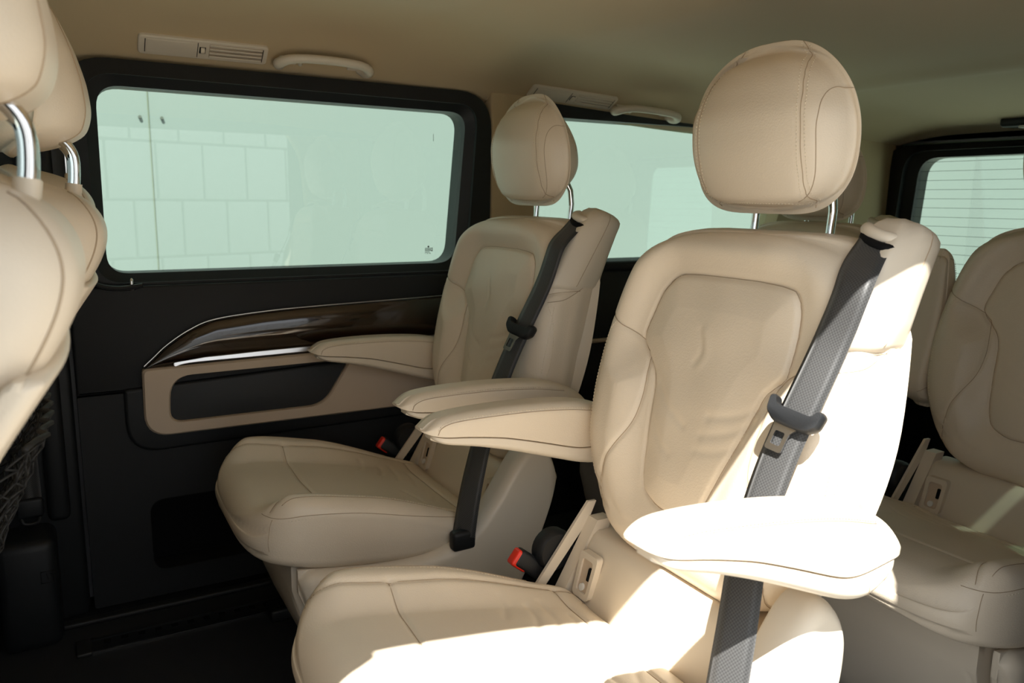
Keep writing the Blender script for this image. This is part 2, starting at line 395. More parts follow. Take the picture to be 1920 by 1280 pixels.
lip_o = rpoly([(.105, .488), (1.03, .500), (1.03, .68), (.105, .64)], [.075, .01, .01, .01], 8)
MB().prism(lip_o, 1.934, 1.95, 'y', .008).build('trim_surround', 'black', d1)
bz_o = rpoly([(.142, .527), (1.022, .527), (1.022, .697), (.145, .686)], [.055, .01, .01, .012], 8); bz_i = rpoly([(.197, .556), (.556, .556), (.628, .668), (.203, .664)], [.030, .04, .02, .05], 8)
fm = MB(); bz_m = [(p[0]+(.006 if p[0] < .4 else -.006)*0, p[1]) for p in bz_i]
ctr = np.array([.40, .61]); bz_s = [tuple(ctr+(np.array(p)-ctr)*1.02) for p in bz_i]; bz_t = [tuple(np.array([.58, .61])+(np.array(p)-np.array([.58, .61]))*np.array([.992, .95])) for p in bz_o]
fm.add(*loftring(bz_o, 1.945, bz_o, 1.926)); fm.add(*loftring(bz_o, 1.926, bz_t, 1.920)); fm.add(*loftring(bz_t, 1.920, bz_s, 1.920)); fm.add(*loftring(bz_s, 1.920, bz_i, 1.926)); fm.add(*loftring(bz_i, 1.926, bz_i, 2.0))
fm.build('pocket_bezel', 'trimbeige', d1)
MB().prism([tuple(ctr+(np.array(p)-ctr)*1.02) for p in bz_i], 1.985, 1.995).build('pocket_floor', 'black', d1)
WT = [(.150,.690),(.17,.708),(.20,.735),(.25,.767),(.307,.788),(.42,.800),(.547,.806),(.8,.813),(1.02,.820)]
WB = [(.150,.684),(.20,.687),(.24,.693),(.28,.700),(.40,.704),(.569,.707),(1.02,.713)]
ph = lambda U, V, H: np.stack([V, -H, U], -1)
wt_ = lambda x: np.interp(x, *np.array(WT).T); wb_ = lambda x: np.interp(x, *np.array(WB).T)
def wtop(U, V):
    k = np.clip((U-wb_(V))/(wt_(V)-wb_(V)+1e-6), 0, 1)
    return -1.934+.013*np.sin(k*math.pi)**.8+.010*sstep(.15, .32, V)-.010*sstep(.18, .45, V)*0
v, f = pillow(.150, 1.02, wb_, lambda x: np.maximum(wt_(x), wb_(x)+.003), wtop, lambda U, V: -1.95+0*U, .006, .001, ph, 40, 110, 0, 3)
wd_ = mesh('wood_trim', v, f, 'wood', d1); bm_fix(wd_)
MB().tube([(x, 1.932, z+.001) for x, z in bez(WT, 60)], .0010, 6).build('bright_edge', 'alu', d1)
sp_ = bez([(.212,.691),(.232,.6965),(.27,.699),(.40,.7005),(.569,.703),(1.02,.708)], 60); sr = [.0025, .0045]+[.0062]*58
m = MB(); vv = []; ff = []
for (x, z), h in zip(sp_, sr): vv += [(x, 1.938, z-h), (x, 1.9245, z-h), (x, 1.9237, z-h*.8), (x, 1.9258, z+h*.8), (x, 1.928, z+h), (x, 1.938, z+h)]
for i in range(len(sp_)-1):
    for j in range(6): ff.append((i*6+j, i*6+(j+1) % 6, i*6+6+(j+1) % 6, i*6+6+j))
ff += [tuple(range(6)), tuple(len(sp_)*6-6+j for j in range(6))]
m.add(vv, ff).build('silver_strip', 'alu', d1, True, 25)
MB().tube([(.138, 1.948, .866), (.138, 1.948, .878), (.138, 1.948, .886), (.138, 1.948, .8895)], [.0045, .0045, .0042, .002], 12).build('lock_pin', 'chrome', d1)
MB().tube([(.138, 1.948, .862), (.138, 1.948, .869)], .008, 14).build('lock_pin_collar', 'rubber', d1)
MB().tube(bez([(.045, 1.944, .92), (.05, 1.944, .895), (.075, 1.944, .875), (.115, 1.944, .868), (.16, 1.944, .873)], 24), .006, 8).build('corner_bead', 'black', d1)
w1 = st(empty('window_1'))
g1 = MB().prism([tuple(np.array([.53, 1.1])+(np.array(p)-np.array([.53, 1.1]))*1.02) for p in gl_in], 2.000, 2.004).build('pane', 'glass', w1, False)
# maker's stamp printed on the glass: an emblem dot, rows of tiny characters, and a tick mark
pr = MB(); x0, z0 = .868, .921
pr.tube([(x0+.010, 1.9995, z0+.0215), (x0+.010, 1.9990, z0+.0215)], .0026, 12)
for r, (n_, zz) in enumerate([(9, .0165), (8, .0135), (9, .0105), (6, .0065), (7, .003)]):
    for c_ in range(n_):
        if r == 4 and c_ in (1, 4): continue
        xx = x0+c_*.0024; hh = .0018 if r in (0, 2) else .0014
        pr.box((xx, 1.9990, z0+zz-.0005), (xx+.0016, 1.9996, z0+zz+hh))
pr.box((x0+.021, 1.9990, z0+.010), (x0+.0222, 1.9996, z0+.019)); pr.box((x0+.0185, 1.9990, z0+.009), (x0+.0222, 1.9996, z0+.0102))
o = pr.build('printed_stamp', 'print', w1, False); o['kind'] = 'stuff'
MB().box((.8935, 1.9990, 1.222), (.8945, 1.9996, 1.240)).build('tick_mark', 'print', w1, False)
w2 = st(empty('window_2'))
MB().box((1.15, 2.000, .87), (2.30, 2.004, 1.34)).build('pane', 'glass', w2, False)

# rear end: tailgate window with heating wires
xr = 2.74
wre = st(empty('wall_rear'))
ro = rpoly([(.40, .70), (2.02, .70), (1.985, 1.285), (.44, 1.285)], [.02, .02, .10, .10], 8); ri = rpoly([(.55, .775), (1.875, .775), (1.845, 1.238), (.58, 1.245)], [.06, .06, .07, .07], 8)
fm = MB()
def lx(a, xa, b_, xb):
    n = len(a); return [(xa, p[0], p[1]) for p in a]+[(xb, p[0], p[1]) for p in b_], [(j, (j+1) % n, n+(j+1) % n, n+j) for j in range(n)]
rm = [tuple(np.array([1.2, 1.01])+(np.array(p)-np.array([1.2, 1.01]))*np.array([1.06, 1.10])) for p in ri]
fm.add(*lx(ro, xr+.01, rm, xr-.015)); fm.add(*lx(rm, xr-.015, rm, xr+.008)); fm.add(*lx(rm, xr+.008, ri, xr+.02)); fm.add(*lx(ri, xr+.02, ri, xr+.08)); fm.add(*lx(ro, xr+.01, ro, xr+.09)); fm.add(*lx(ro, xr+.09, ri, xr+.08))
fm.build('tailgate_frame', 'black', wre)
MB().box((xr, .40, -.1), (xr+.10, 2.06, .72)).build('tailgate_panel', 'black', wre)
MB().box((xr+.02, 1.95, .6), (xr+.12, 2.10, 1.4)).build('rear_corner', 'body', wre); MB().box((xr+.02, .38, .6), (xr+.12, .47, 1.4)).build('rear_corner', 'body', wre)
MB().box((xr+.06, .40, 1.24), (xr+.12, 2.06, 1.5)).build('tailgate_header', 'body', wre)
MB().box((xr-.10, 1.28, 1.318), (xr-.02, 1.51, 1.352), .012).build('rear_lamp_housing', 'black', wre)
MB().box((xr-.098, 1.28, 1.313), (xr-.03, 1.45, 1.321), .003).build('rear_lamp_lens', 'lens', wre)
w3 = st(empty('window_3'))
MB().box((xr+.030, .50, .74), (xr+.034, 1.93, 1.29)).build('pane', 'glass', w3, False)
wire = None
for i in range(14):
    z = .80+.0325*i
    if wire is None: wire = MB().tube([(0, .56, 0), (0, 1.2, .004), (0, 1.87, 0)], .0007, 5).build('heating_wire', 'print', w3)
    o = wire if i == 0 else wire.copy()
    if i: COL.objects.link(o)
    o.location = (xr+.0285, 0, z)

# near side wall with the open sliding door; front bulkhead and windscreen
wl = st(empty('wall_left'))
MB().box((1.06, .38, -.15), (2.86, .43, .88)).build('outer_skin', 'body', wl); MB().box((1.06, .43, FZ), (2.80, .455, .88)).build('rear_side_panel', 'black', wl)
MB().prism(rpoly([(1.22,.88),(1.05,.88),(.98,1.0),(.96,1.24),(.90,1.34),(.84,1.43),(1.22,1.43)], .05, 5), .39, .45).build('c_pillar', 'headliner', wl); MB().box((2.25, .38, .88), (2.86, .45, 1.36)).build('d_pillar', 'headliner', wl)
MB().prism(rpoly([(-.25,-.15),(-.07,-.15),(-.075,1.165),(-.072,1.25),(-.055,1.34),(.02,1.43),(-.25,1.43)], .05, 5), .39, .45).build('b_pillar', 'black', wl)
MB().box((-1.8, .38, -.15), (-.20, .45, .88)).build('front_door', 'black', wl)
MB().box((-.20, .38, -.15), (1.07, .43, FZ)).build('door_sill', 'black', wl)
MB().box((.915, .382, -.15), (1.08, .398, 1.40), .004).build('sun_block_strip', 'black', wl)  # unseen thin strip added to keep sun off the rear row
# the opened sliding door stands outside the rear quarter window
d2 = st(empty('door_2'))
MB().box((1.14, .27, -.05), (2.26, .34, .88), .02).build('door_panel', 'body', d2)
MB().box((1.14, .28, .88), (1.22, .33, 1.38), .01).build('door_frame', 'black', d2); MB().box((2.18, .28, .88), (2.26, .33, 1.38), .01).build('door_frame', 'black', d2); MB().box((1.14, .28, 1.34), (2.26, .33, 1.40), .01).build('door_frame', 'black', d2)
MB().box((1.20, .303, .86), (2.20, .307, 1.36)).build('pane', 'glass', d2, False)
w4 = st(empty('window_4')); MB().box((1.20, .405, .86), (2.30, .409, 1.34)).build('pane', 'privacy', w4, False)
wf = st(empty('wall_front')); MB().box((-1.80, .38, -.1), (-1.72, 2.10, .90)).build('bulkhead', 'black', wf)
MB().box((1.05, .39, 1.335), (2.86, .45, 1.44)).build('header_infill', 'headliner', wl)  # unseen filler added over the window to stop a sun streak inside
w5 = st(empty('window_5')); MB().box((-1.765, .42, .88), (-1.76, 2.06, 1.45)).build('pane', 'screen', w5, False)
w7 = st(empty('window_7')); MB().box((-1.76, 2.06, .86), (-.19, 2.064, 1.36)).build('pane', 'screen', w7, False)
w6 = st(empty('window_6')); MB().box((-1.76, .405, .86), (-.24, .409, 1.45)).build('pane', 'clear', w6, False)

# ------------------------------------------------------------------ outside: white building, pavement
yard = st(MB().box((-9, -14, -.52), (14, 6.6, -.45)).build('pavement', 'yard'))
# block-faced building across the yard, seen only as a faint mirror image in the big side window
fac = empty('building', (2, -7.2, -.45), 'pale block-faced building mirrored faintly in the left of the big side window', 'building')
fac.rotation_euler.z = R_(-17)
MB().box((-4, -.4, 0), (5, 0, 3.6)).build('backing_wall', 'blockjoint', fac)
pv = None
for j in range(5):
    for i in range(14):
        if pv is None: pv = MB().box((-.283, 0, -.338), (.283, .035, .338), .014).build('facing_block', 'wall', fac)
        o = pv if (i, j) == (0, 0) else pv.copy()
        if o is not pv: COL.objects.link(o)
        o.location = (-3.6+.6*i+(.3 if j % 2 else 0), 0, .36+.71*j)
bld = empty('building', (2, 4.7, 0), 'white rendered building wall seen through the green side glass', 'building')
bw = MB().box((-8, 0, -.5), (5.9, .3, 6)).build('long_wall', 'dimwall', bld)
MB().box((5.9, -9, -.5), (6.2, .3, 6)).build('end_wall', 'endwall', bld)
MB().box((-1.532, -.004, -.45), (-1.527, .0, 5)).build('wall_joint', 'wallseam', bld)
for xx in (-1.572, -1.466): MB().tube([(xx, 0, 1.462), (xx, -.012, 1.462)], .008, 12).build('wall_bolt', 'joint', bld)
# ------------------------------------------------------------------ the passenger seat (built once, then copied with all its parts)
XO = .6                                     # seat local x = x - .6
from mathutils.bvhtree import BVHTree
def pboard(U, V, H): return np.stack([-H-XO, U, V], -1)        # height faces forward (-x)
def pflat(U, V, H): return np.stack([V-XO, U, H], -1)          # height faces up
def tree(o):
    return BVHTree.FromPolygons([v.co.copy() for v in o.data.vertices], [tuple(p.vertices) for p in o.data.polygons])
def snap(o, pts, d, start, lift=.0004):
    """project points onto mesh o along direction d"""
    t = tree(o); out = []; d = Vector(d)
    for p in pts:
        h = t.ray_cast(Vector(p)-d*start, d)
        if h[0] is not None: out.append(h[0]-d*lift)
    return out
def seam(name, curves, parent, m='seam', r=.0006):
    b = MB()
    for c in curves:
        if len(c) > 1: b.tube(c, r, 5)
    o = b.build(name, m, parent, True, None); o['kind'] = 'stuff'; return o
INS = [(.115,.956),(.079,.964),(-.032,.966),(-.072,.965),(-.101,.963),(-.123,.957),(-.135,.937),(-.139,.91),(-.139,.888),(-.137,.859),(-.133,.843),(-.116,.824),(-.103,.808),(-.075,.74),(-.048,.672),(-.03,.63),(-.012,.611),(.012,.602),(.049,.600),(.073,.605),(.094,.616),(.103,.632),(.111,.665),(.115,.715),(.117,.765),(.124,.80),(.14,.822),(.16,.843),(.165,.863),(.155,.896),(.139,.933)]
INSC = bez([INS[-1]]+INS+[INS[0]], 160)
YOKE_F = bez([(.27,.893),(.235,.886),(.20,.868),(.163,.847),(.146,.832)], 24)
BOL_F = bez([(.146,.832),(.140,.806),(.136,.774),(.138,.741),(.145,.711),(.161,.677),(.176,.646),(.184,.61),(.190,.576),(.192,.543),(.188,.51)], 50)
YOKE_N = YOKE_F*[-1, 1]+[.02, 0]; BOL_N = BOL_F*[-1, 1]+[.02, 0]
UHI = [(.50,.165),(.51,.183),(.55,.212),(.6,.238),(.65,.254),(.7,.263),(.76,.268),(.82,.262),(.88,.252),(.92,.244),(.965,.234),(1.0,.227),(1.03,.220)]
ULO = [(.50,-.165),(.51,-.18),(.55,-.205),(.6,-.222),(.7,-.236),(.8,-.236),(.9,-.228),(.965,-.220),(1.0,-.214),(1.03,-.208)]
def back_front(U, V):
    x = .795+.185*(V-.5)
    d = dist_poly(U, V, INSC); ins = inside(U, V, INSC)
    out = np.where(ins, 0, d)
    fade = .35+.65*sstep(.54, .70, V)
    x = x-(.036-(.012+.014*sstep(.84, .93, V))*sstep(.06, .18, -U))*sstep(0, .065, out)*fade
    x = x-np.where(ins, .010*np.clip(d/.05, 0, 1)**.6, 0)                # pillowed insert
    x = x+.004*np.exp(-(d/.0035)**2)
    for c in (YOKE_F, BOL_F, YOKE_N, BOL_N): x = x+.0030*np.exp(-(dist_poly(U, V, c)/.0035)**2)
    # soft creases of used leather
    cr = bez([(.03,.885),(.022,.865),(.022,.848),(.032,.835)], 14)
    x = x+.0011*np.exp(-(dist_poly(U, V, cr)/.006)**2)-.0010*np.exp(-(dist_poly(U, V, cr+[-.012, 0])/.008)**2)
    for k, (a, b, c, e, am) in enumerate([(-.11,.80,-.02,.765,.0016),(-.10,.775,-.01,.735,.0014),(.10,.79,.03,.74,.0016),(-.085,.74,-.005,.71,.0012),(.10,.73,.05,.69,.0012),(.205,.60,.17,.57,.003),(.21,.57,.18,.55,.003),(.15,.58,.10,.56,.0015)]):
        x = x+am*np.exp(-(dist_poly(U, V, bez([(a,b),((a+c)/2,(b+e)/2-.006),(c,e)], 12))/.007)**2)
    x = x+.0015*np.sin(U*41+V*23)*np.sin(V*33-U*17)*ins
    return -x
def back_rear(U, V): return -(.955+.24*(V-.78)+.012*sstep(.95, 1.03, V))

def make_seat():
    root = empty('passenger_seat')
    # --- backrest
    v, f = pillow(.50, 1.032, lambda z: -sup(z, .50, 1.032, 9, 5.5, -interp(z, ULO)), lambda z: sup(z, .50, 1.032, 9, 5.5, interp(z, UHI)), back_front, back_rear, .062, .03, pboard, 190, 210, .004, 5)
    back = mesh('backrest', v, f, 'leather', root); bm_fix(back)
    S = lambda c: snap(back, [(0, p[0], p[1]) for p in c], (1, 0, 0), 2)
    seam('seam_thread', [S(c) for c in (INSC, YOKE_F, BOL_F, YOKE_N, BOL_N)], back)
    for sgn in (1, -1):
        off = 0 if sgn > 0 else .02
        st = bez([(.222,.876),(.237,.852),(.246,.82),(.250,.76),(.247,.70),(.236,.645),(.221,.61)], 60)
        stitches('stitching', S(st*[sgn*.965, 1]+[off*.4, 0]), back)
    # seams on the near flank of the backrest: joint to the yoke and the rear shell edge
    N = lambda c: snap(back, [(p[0]-XO, 0, p[1]) for p in c], (0, 1, 0), 2)
    seam('seam_thread', [N(bez([(.862,.868),(.90,.876),(.95,.905)], 20)), N(bez([(.962,.86),(.945,.80),(.928,.73),(.912,.66),(.90,.60)], 40))], back)
    stitches('stitching', N(bez([(.872,.862),(.858,.80),(.845,.74),(.835,.68)], 40)), back)
    # rear shell of hard plastic
    b = MB(); P = []
    for z in np.linspace(.53, .975, 20):
        x = .955+.24*(z-.78); hw = float(interp(np.array([z]), UHI)[0])*(.93-.10*float(sstep(.90, .975, z)))
        P.append([(x-.004-XO, -hw, z), (x+.012-XO, -hw+.04, z), (x+.026-XO, 0, z), (x+.012-XO, hw-.04, z), (x-.004-XO, hw, z), (x-.03-XO, hw*.94, z), (x-.03-XO, -hw*.94, z)])
    n = 7; vv = [p for r in P for p in r]; ff = []
    for i in range(len(P)-1):
        for j in range(n): ff.append((i*n+j, i*n+(j+1) % n, (i+1)*n+(j+1) % n, (i+1)*n+j))
    ff += [tuple(range(n)), tuple((len(P)-1)*n+j for j in range(n))]
    b.add(vv, ff).build('rear_shell', 'plastic', root)
    # --- cushion
    CT = [(.25,.502),(.27,.505),(.30,.508),(.34,.508),(.40,.497),(.5,.475),(.6,.452),(.7,.427),(.76,.413)]
    CB = [(.25,.424),(.27,.421),(.30,.415),(.37,.402),(.47,.388),(.56,.380),(.66,.385),(.76,.39)]
    CW = [(.25,.225),(.28,.232),(.36,.236),(.45,.236),(.6,.232),(.7,.224),(.76,.212)]
    in_f = bez([(.296,.190),(.33,.178),(.40,.173),(.55,.178),(.66,.180),(.72,.175),(.755,.168)], 50); in_n = in_f*[1, -1]
    cross_f = bez([(.408,.174),(.404,.09),(.400,0),(.404,-.09),(.408,-.174)], 30)
    cross_r = bez([(.70,.180),(.698,.09),(.696,0),(.698,-.09),(.70,-.180)], 30)
    sw = lambda c: c[:, ::-1]
    def ctop(U, V):
        z = interp(V, CT)
        a = np.abs(U)
        z = z+.036*sstep(.12, .195, a)*sstep(.26, .34, V)*(1-.75*sstep(.48, .72, V))
        for c in (in_f, in_n, cross_f, cross_r): z = z-.0038*np.exp(-(dist_poly(U, V, sw(c))/.0042)**2)
        z = z+.004*np.exp(-((V-.55)/.12)**2)*(a < .17)*np.cos(np.clip(a/.17, 0, 1)*math.pi/2)
        for (a0, b0, c0, e0, am) in [(.13,.62,.06,.60,.0022),(.14,.65,.03,.63,.002),(.10,.68,.0,.66,.002),(-.12,.63,-.05,.61,.002),(.15,.58,.09,.56,.0016),(.16,.74,.02,.715,.0016),(-.10,.66,-.02,.69,.0018)]:
            z = z-am*np.exp(-(dist_poly(U, V, bez([(a0,b0),((a0+c0)/2,(b0+e0)/2+.004),(c0,e0)], 10))/.006)**2)
        return z
    def cbot(U, V): return interp(V, CB)
    v, f = pillow(.25, .76, lambda x: -sup(x, .25, .76, 4.5, 9, interp(x, CW)), lambda x: sup(x, .25, .76, 4.5, 9, interp(x, CW)), ctop, cbot, .036, .022, pflat, 150, 170, .002, 8, .045)
    cus = mesh('seat_cushion', v, f, 'leather', root); bm_fix(cus)
    T = lambda c: snap(cus, [(p[0]-XO, p[1], 0) for p in c], (0, 0, -1), 2)
    seam('seam_thread', [T(c) for c in (in_f, in_n, cross_f, cross_r)], cus)
    for sg in (1, -1):
        q = snap(cus, [(x-XO, 0, z) for x, z in bez([(.268,.512),(.30,.508),(.36,.512),(.45,.500),(.55,.474),(.68,.438)], 60)], (0, -sg, 0), 2)
        seam('seam_thread', [q], cus)
        stitches('stitching', [p+Vector((0, 0, -.006)) for p in q], cus)
        q = T(bez([(.315,sg*.203),(.36,sg*.206),(.45,sg*.207),(.55,sg*.204),(.66,sg*.200)], 60))
        seam('seam_thread', [q], cus)
        stitches('stitching', [p+Vector((0, -sg*.006, .0003)) for p in q], cus)
        # corner seam running down the front corner
        q = snap(cus, [(-1, sg*.203, z) for z in np.linspace(.505, .446, 16)], (1, 0, 0), 2)
        seam('seam_thread', [q], cus)
    # --- headrest
    HW = [(1.05,.128),(1.09,.140),(1.13,.148),(1.17,.152),(1.20,.150),(1.24,.141),(1.27,.130),(1.31,.112)]
    HF = [(1.055,.938),(1.075,.922),(1.11,.905),(1.15,.893),(1.20,.890),(1.25,.905),(1.28,.925),(1.303,.945)]
    HB = [(1.055,.985),(1.08,1.0),(1.11,1.018),(1.15,1.026),(1.19,1.020),(1.23,1.003),(1.27,.982),(1.30,.965)]
    hs = bez([(.052,1.302),(.078,1.27),(.094,1.225),(.100,1.17),(.098,1.11),(.092,1.07)], 60)
    cy = .012
    def hfront(U, V):
        x = interp(V, HF)+.020*(np.abs(U-cy)/.1)**2.2*.6
        for sg in (1, -1): x = x+.0022*np.exp(-(dist_poly((U-cy)*sg, V, hs)/.0035)**2)
        return -x
    def hrear(U, V): return -(interp(V, HB)-.02*(np.abs(U-cy)/.13)**2)
    def hput(U, V, H):
        x = -H; z = V+(1-sstep(1.055, 1.16, V))*(x-.93)*.34
        return np.stack([x-XO, U, z], -1)
    v, f = pillow(1.055, 1.300, lambda z: cy-sup(z, 1.055, 1.300, 4.5, 2.7, interp(z, HW)), lambda z: cy+.004+sup(z, 1.055, 1.300, 4.5, 2.7, interp(z, HW)), hfront, hrear, .055, .062, hput, 110, 110, .005, 6, .035)
    hd = mesh('headrest', v, f, 'leather', root); bm_fix(hd)
    for sg in (1, -1):
        q = snap(hd, [(0, cy+sg*p[0], p[1]) for p in hs], (1, 0, 0), 2)
        seam('seam_thread', [q], hd)
        for o_ in (-.0055, .0055): stitches('stitching', snap(hd, [(0, cy+sg*(p[0]+o_), p[1]) for p in hs], (1, 0, 0), 2), hd, .0052, .003)
        q = snap(hd, [(p[0]-XO, 0, p[1]) for p in bez([(.936,1.078),(.926,1.11),(.916,1.15),(.913,1.185),(.919,1.212),(.934,1.228),(.952,1.225),(.972,1.203),(.988,1.178)], 60)], (0, -sg, 0), 2)
        seam('seam_thread', [q], hd)
    q = snap(hd, [(0, y, 1.075) for y in np.linspace(cy-.085, cy+.085, 40)], (1, 0, 0), 2)
    stitches('stitching', q, hd, .0052, .003)
    for sg in (1, -1):
        y = cy+sg*.074
        MB().tube([(1.010-XO, y, .995), (1.013-XO, y, 1.03), (1.016-XO, y, 1.065), (1.012-XO, y, 1.095), (.998-XO, y, 1.12), (.98-XO, y, 1.14)], .0062, 14).build('headrest_rod', 'chrome', root)
        MB().tube([(1.010-XO, y, 1.012), (1.0115-XO, y, 1.031)], .0125, 16).build('rod_sleeve', 'plastic', root)
    # --- belt outlet on the near shoulder
    lev = [(.892,.80,.0),(.896,.93,.0),(.905,1.,0),(.93,1.,0),(.96,1.,0),(1.0,1.,0),(1.025,.98,0),(1.040,.92,0),(1.050,.80,0),(1.056,.62,0),(1.059,.40,0)]
    rows = []
    for z, k, _ in lev:
        xf, xs_, xr_ = .872+.55*(z-.916), .915+.6*(z-.899), .985+.42*(z-.90); dx = (xf+xr_)/2-.975
        P = rpoly([(xf+.012, -.150), (xf, -.216), (xs_, -.238), (xr_, -.224), (xr_+.01, -.150)], [.008, .012, .02, .02, .01], 5)
        c = np.array([.975+dx, -.185]); rows.append([((c+(np.array(p)-c)*k), z) for p in P])
    # the lower edge of the cover slants up towards the rear, the crown slants down
    vv = []; n = len(rows[0])
    for r in rows:
        for p, z in r:
            zz = z-(1-sstep(.888, .95, np.array(z)))*(p[0]-.90)*.10+sstep(1.0, 1.06, np.array(z))*(-.35*abs(p[0]-.985))
            vv.append((p[0]-XO, p[1], float(zz)))
    ff = []
    for i in range(len(rows)-1):
        for j in range(n): ff.append((i*n+j, i*n+(j+1) % n, (i+1)*n+(j+1) % n, (i+1)*n+j))
    ff += [tuple(range(n)), tuple((len(rows)-1)*n+j for j in range(n))]
    gd = MB().add(vv, ff).build('belt_outlet_cover', 'plastic', root, True, 60)
    q = snap(gd, [(.917+.6*(z-.899)-XO, 0, z) for z in np.linspace(.90, 1.045, 30)], (0, 1, 0), 2)
    seam('seam_thread', [q], gd, 'seam', .0006)
    MB().tube(bez([(.955-XO, -.2185, 1.020), (.943-XO, -.208, 1.021), (.941-XO, -.190, 1.025), (.947-XO, -.170, 1.032), (.960-XO, -.158, 1.040)], 14), [.002, .005, .006, .0065, .0065, .0065, .0065, .0065, .0065, .006, .006, .005, .004, .003], 12).build('belt_slot', 'recess', gd)  # solid dark bar painted as the shade inside the slot
    MB().tube(bez([(.990-XO, -.205, 1.026), (.960-XO, -.206, 1.031), (.951-XO, -.190, 1.0355), (.957-XO, -.168, 1.042), (.980-XO, -.150, 1.044)], 16), [.006]+[.0095]*14+[.006], 14).build('outlet_hood', 'plastic', gd)
    # --- lap and shoulder belt hanging in front of the near bolster
    cen = bez([(.945,-.190,1.030),(.915,-.192,.998),(.885,-.197,.945),(.846,-.200,.878),(.808,-.195,.803),(.775,-.194,.735),(.735,-.205,.655),(.700,-.228,.58),(.672,-.243,.50),(.655,-.250,.42)], 60)
    bt = tree(back)
    for it in range(4):
        for i in range(6, 60):
            xs_ = [h_[0].x+XO for h_ in (bt.ray_cast(Vector((-1, cen[i][1]+o_, cen[i][2])), Vector((1, 0, 0))) for o_ in (-.018, 0, .022)) if h_[0] is not None]
            if xs_ and min(xs_)-.0035 < cen[i][0]:
                d_ = cen[i][0]-min(xs_)+.0035; cen[i][0] -= d_; cen[i][1] -= .75*d_
    kk = np.hanning(9); kk /= kk.sum()
    for c_ in range(3): cen[4:-4, c_] = np.convolve(cen[:, c_], kk, 'valid')
    wd = bez([(.10,-.98,-.16),(.12,-.98,-.16),(.15,-.97,-.2),(.2,-.96,-.18),(.25,-.95,-.1),(.35,-.92,0),(.5,-.85,0),(.62,-.78,0)], 60)
    vv = []; uv = []
    hwid = .0245; L = 0
    for i in range(60):
        c = cen[i]; wv = wd[i]/np.linalg.norm(wd[i]); tg = cen[min(i+1, 59)]-cen[max(i-1, 0)]; tg /= np.linalg.norm(tg)
        wv = wv-tg*(wv@tg); wv /= np.linalg.norm(wv); nn = np.cross(wv, tg)
        if i: L += np.linalg.norm(cen[i]-cen[i-1])
        for k, (a, b_) in enumerate([(-1, 0), (-.5, .0012), (0, .0016), (.5, .0012), (1, 0), (.5, -.0012), (0, -.0014), (-.5, -.0012)]):
            p = c+wv*hwid*a+nn*b_; vv.append((p[0]-XO, p[1], p[2])); uv.append(((a+1)/2, L))
    ff = []
    for i in range(59):
        for j in range(8): ff.append((i*8+j, i*8+(j+1) % 8, (i+1)*8+(j+1) % 8, (i+1)*8+j))
    belt = mesh('seat_belt', vv, ff, 'belt', root, True, None, uv)
    # latch plate with its tongue, in the local frame of the belt
    i = 25; c = cen[i]; tg = cen[i+1]-cen[i-1]; tg /= np.linalg.norm(tg); wv = wd[i]-tg*(wd[i]@tg); wv /= np.linalg.norm(wv); nn = np.cross(wv, tg)
    if nn[0] > 0: nn = -nn
    FR = lambda a, b_, h: tuple(np.array([c[0]-XO, c[1], c[2]])+wv*a+tg*b_+nn*h)
    # grip: rounded bar wider than the belt (a along the width; +wv points to the near side)
    def bar(pr, h0, h1):
        m = MB(); P = np.array(pr); n = len(P); ce = P.mean(0); vv = []; ff = []
        for k, h in ((.86, h0), (.97, h0+.003), (1., (h0+h1)/2), (.95, h1-.003), (.82, h1)):
            vv += [FR(*(ce+(p-ce)*[1-(1-k)*.4, k]), h) for p in P]
        for i_ in range(4):
            for j in range(n): ff.append((i_*n+j, i_*n+(j+1) % n, (i_+1)*n+(j+1) % n, (i_+1)*n+j))
        ff += [tuple(range(n)), tuple(4*n+j for j in range(n))]
        return m.add(vv, ff)
    g = bar(rpoly([(-.038,-.010),(-.031,-.013),(-.026,-.001),(.026,-.001),(.031,-.013),(.038,-.008),(.036,.012),(.022,.022),(-.022,.022),(-.036,.010)], .006, 4), -.004, .016)
    gp = g.build('latch_grip', 'black', belt, True, 50)
    t = MB(); oo = rpoly([(-.020,.018),(.014,.018),(.005,.030),(.005,.056),(-.018,.056),(-.018,.030)], .004, 4); ii = rpoly([(-.013,.030),(.0,.030),(.0,.036),(.0,.048),(-.013,.048),(-.013,.036)], .0025, 4)
    n = len(oo); vv = []; ff = []
    for h in (.006, .0095):
        vv += [FR(a, b_, h) for a, b_ in oo]; vv += [FR(a, b_, h) for a, b_ in ii]
    for j in range(n):
        k = (j+1) % n; ff += [(j, k, n+k, n+j), (2*n+j, 3*n+j, 3*n+k, 2*n+k), (j, 2*n+j, 2*n+k, k), (n+j, n+k, 3*n+k, 3*n+j)]
    tn = t.add(vv, ff).build('latch_tongue', 'steel', belt, True, 40)
    # anchor at the floor end of the belt
    MB().box((.628-XO, -.262, .392), (.678-XO, -.236, .432), .008).build('belt_anchor', 'black', root)
    # --- armrests
    AT = [(.505,.712),(.512,.722),(.53,.729),(.58,.733),(.65,.734),(.72,.732),(.79,.727),(.84,.718),(.88,.703),(.91,.682),(.925,.66)]
    AS = [(.505,.708),(.512,.704),(.53,.698),(.58,.694),(.65,.684),(.72,.666),(.79,.646),(.82,.640),(.86,.646),(.90,.655),(.925,.658)]
    AB = [(.520,.692),(.535,.683),(.56,.679),(.60,.672),(.66,.657),(.72,.639),(.78,.620),(.82,.608),(.85,.604),(.875,.607),(.895,.622),(.912,.645)]
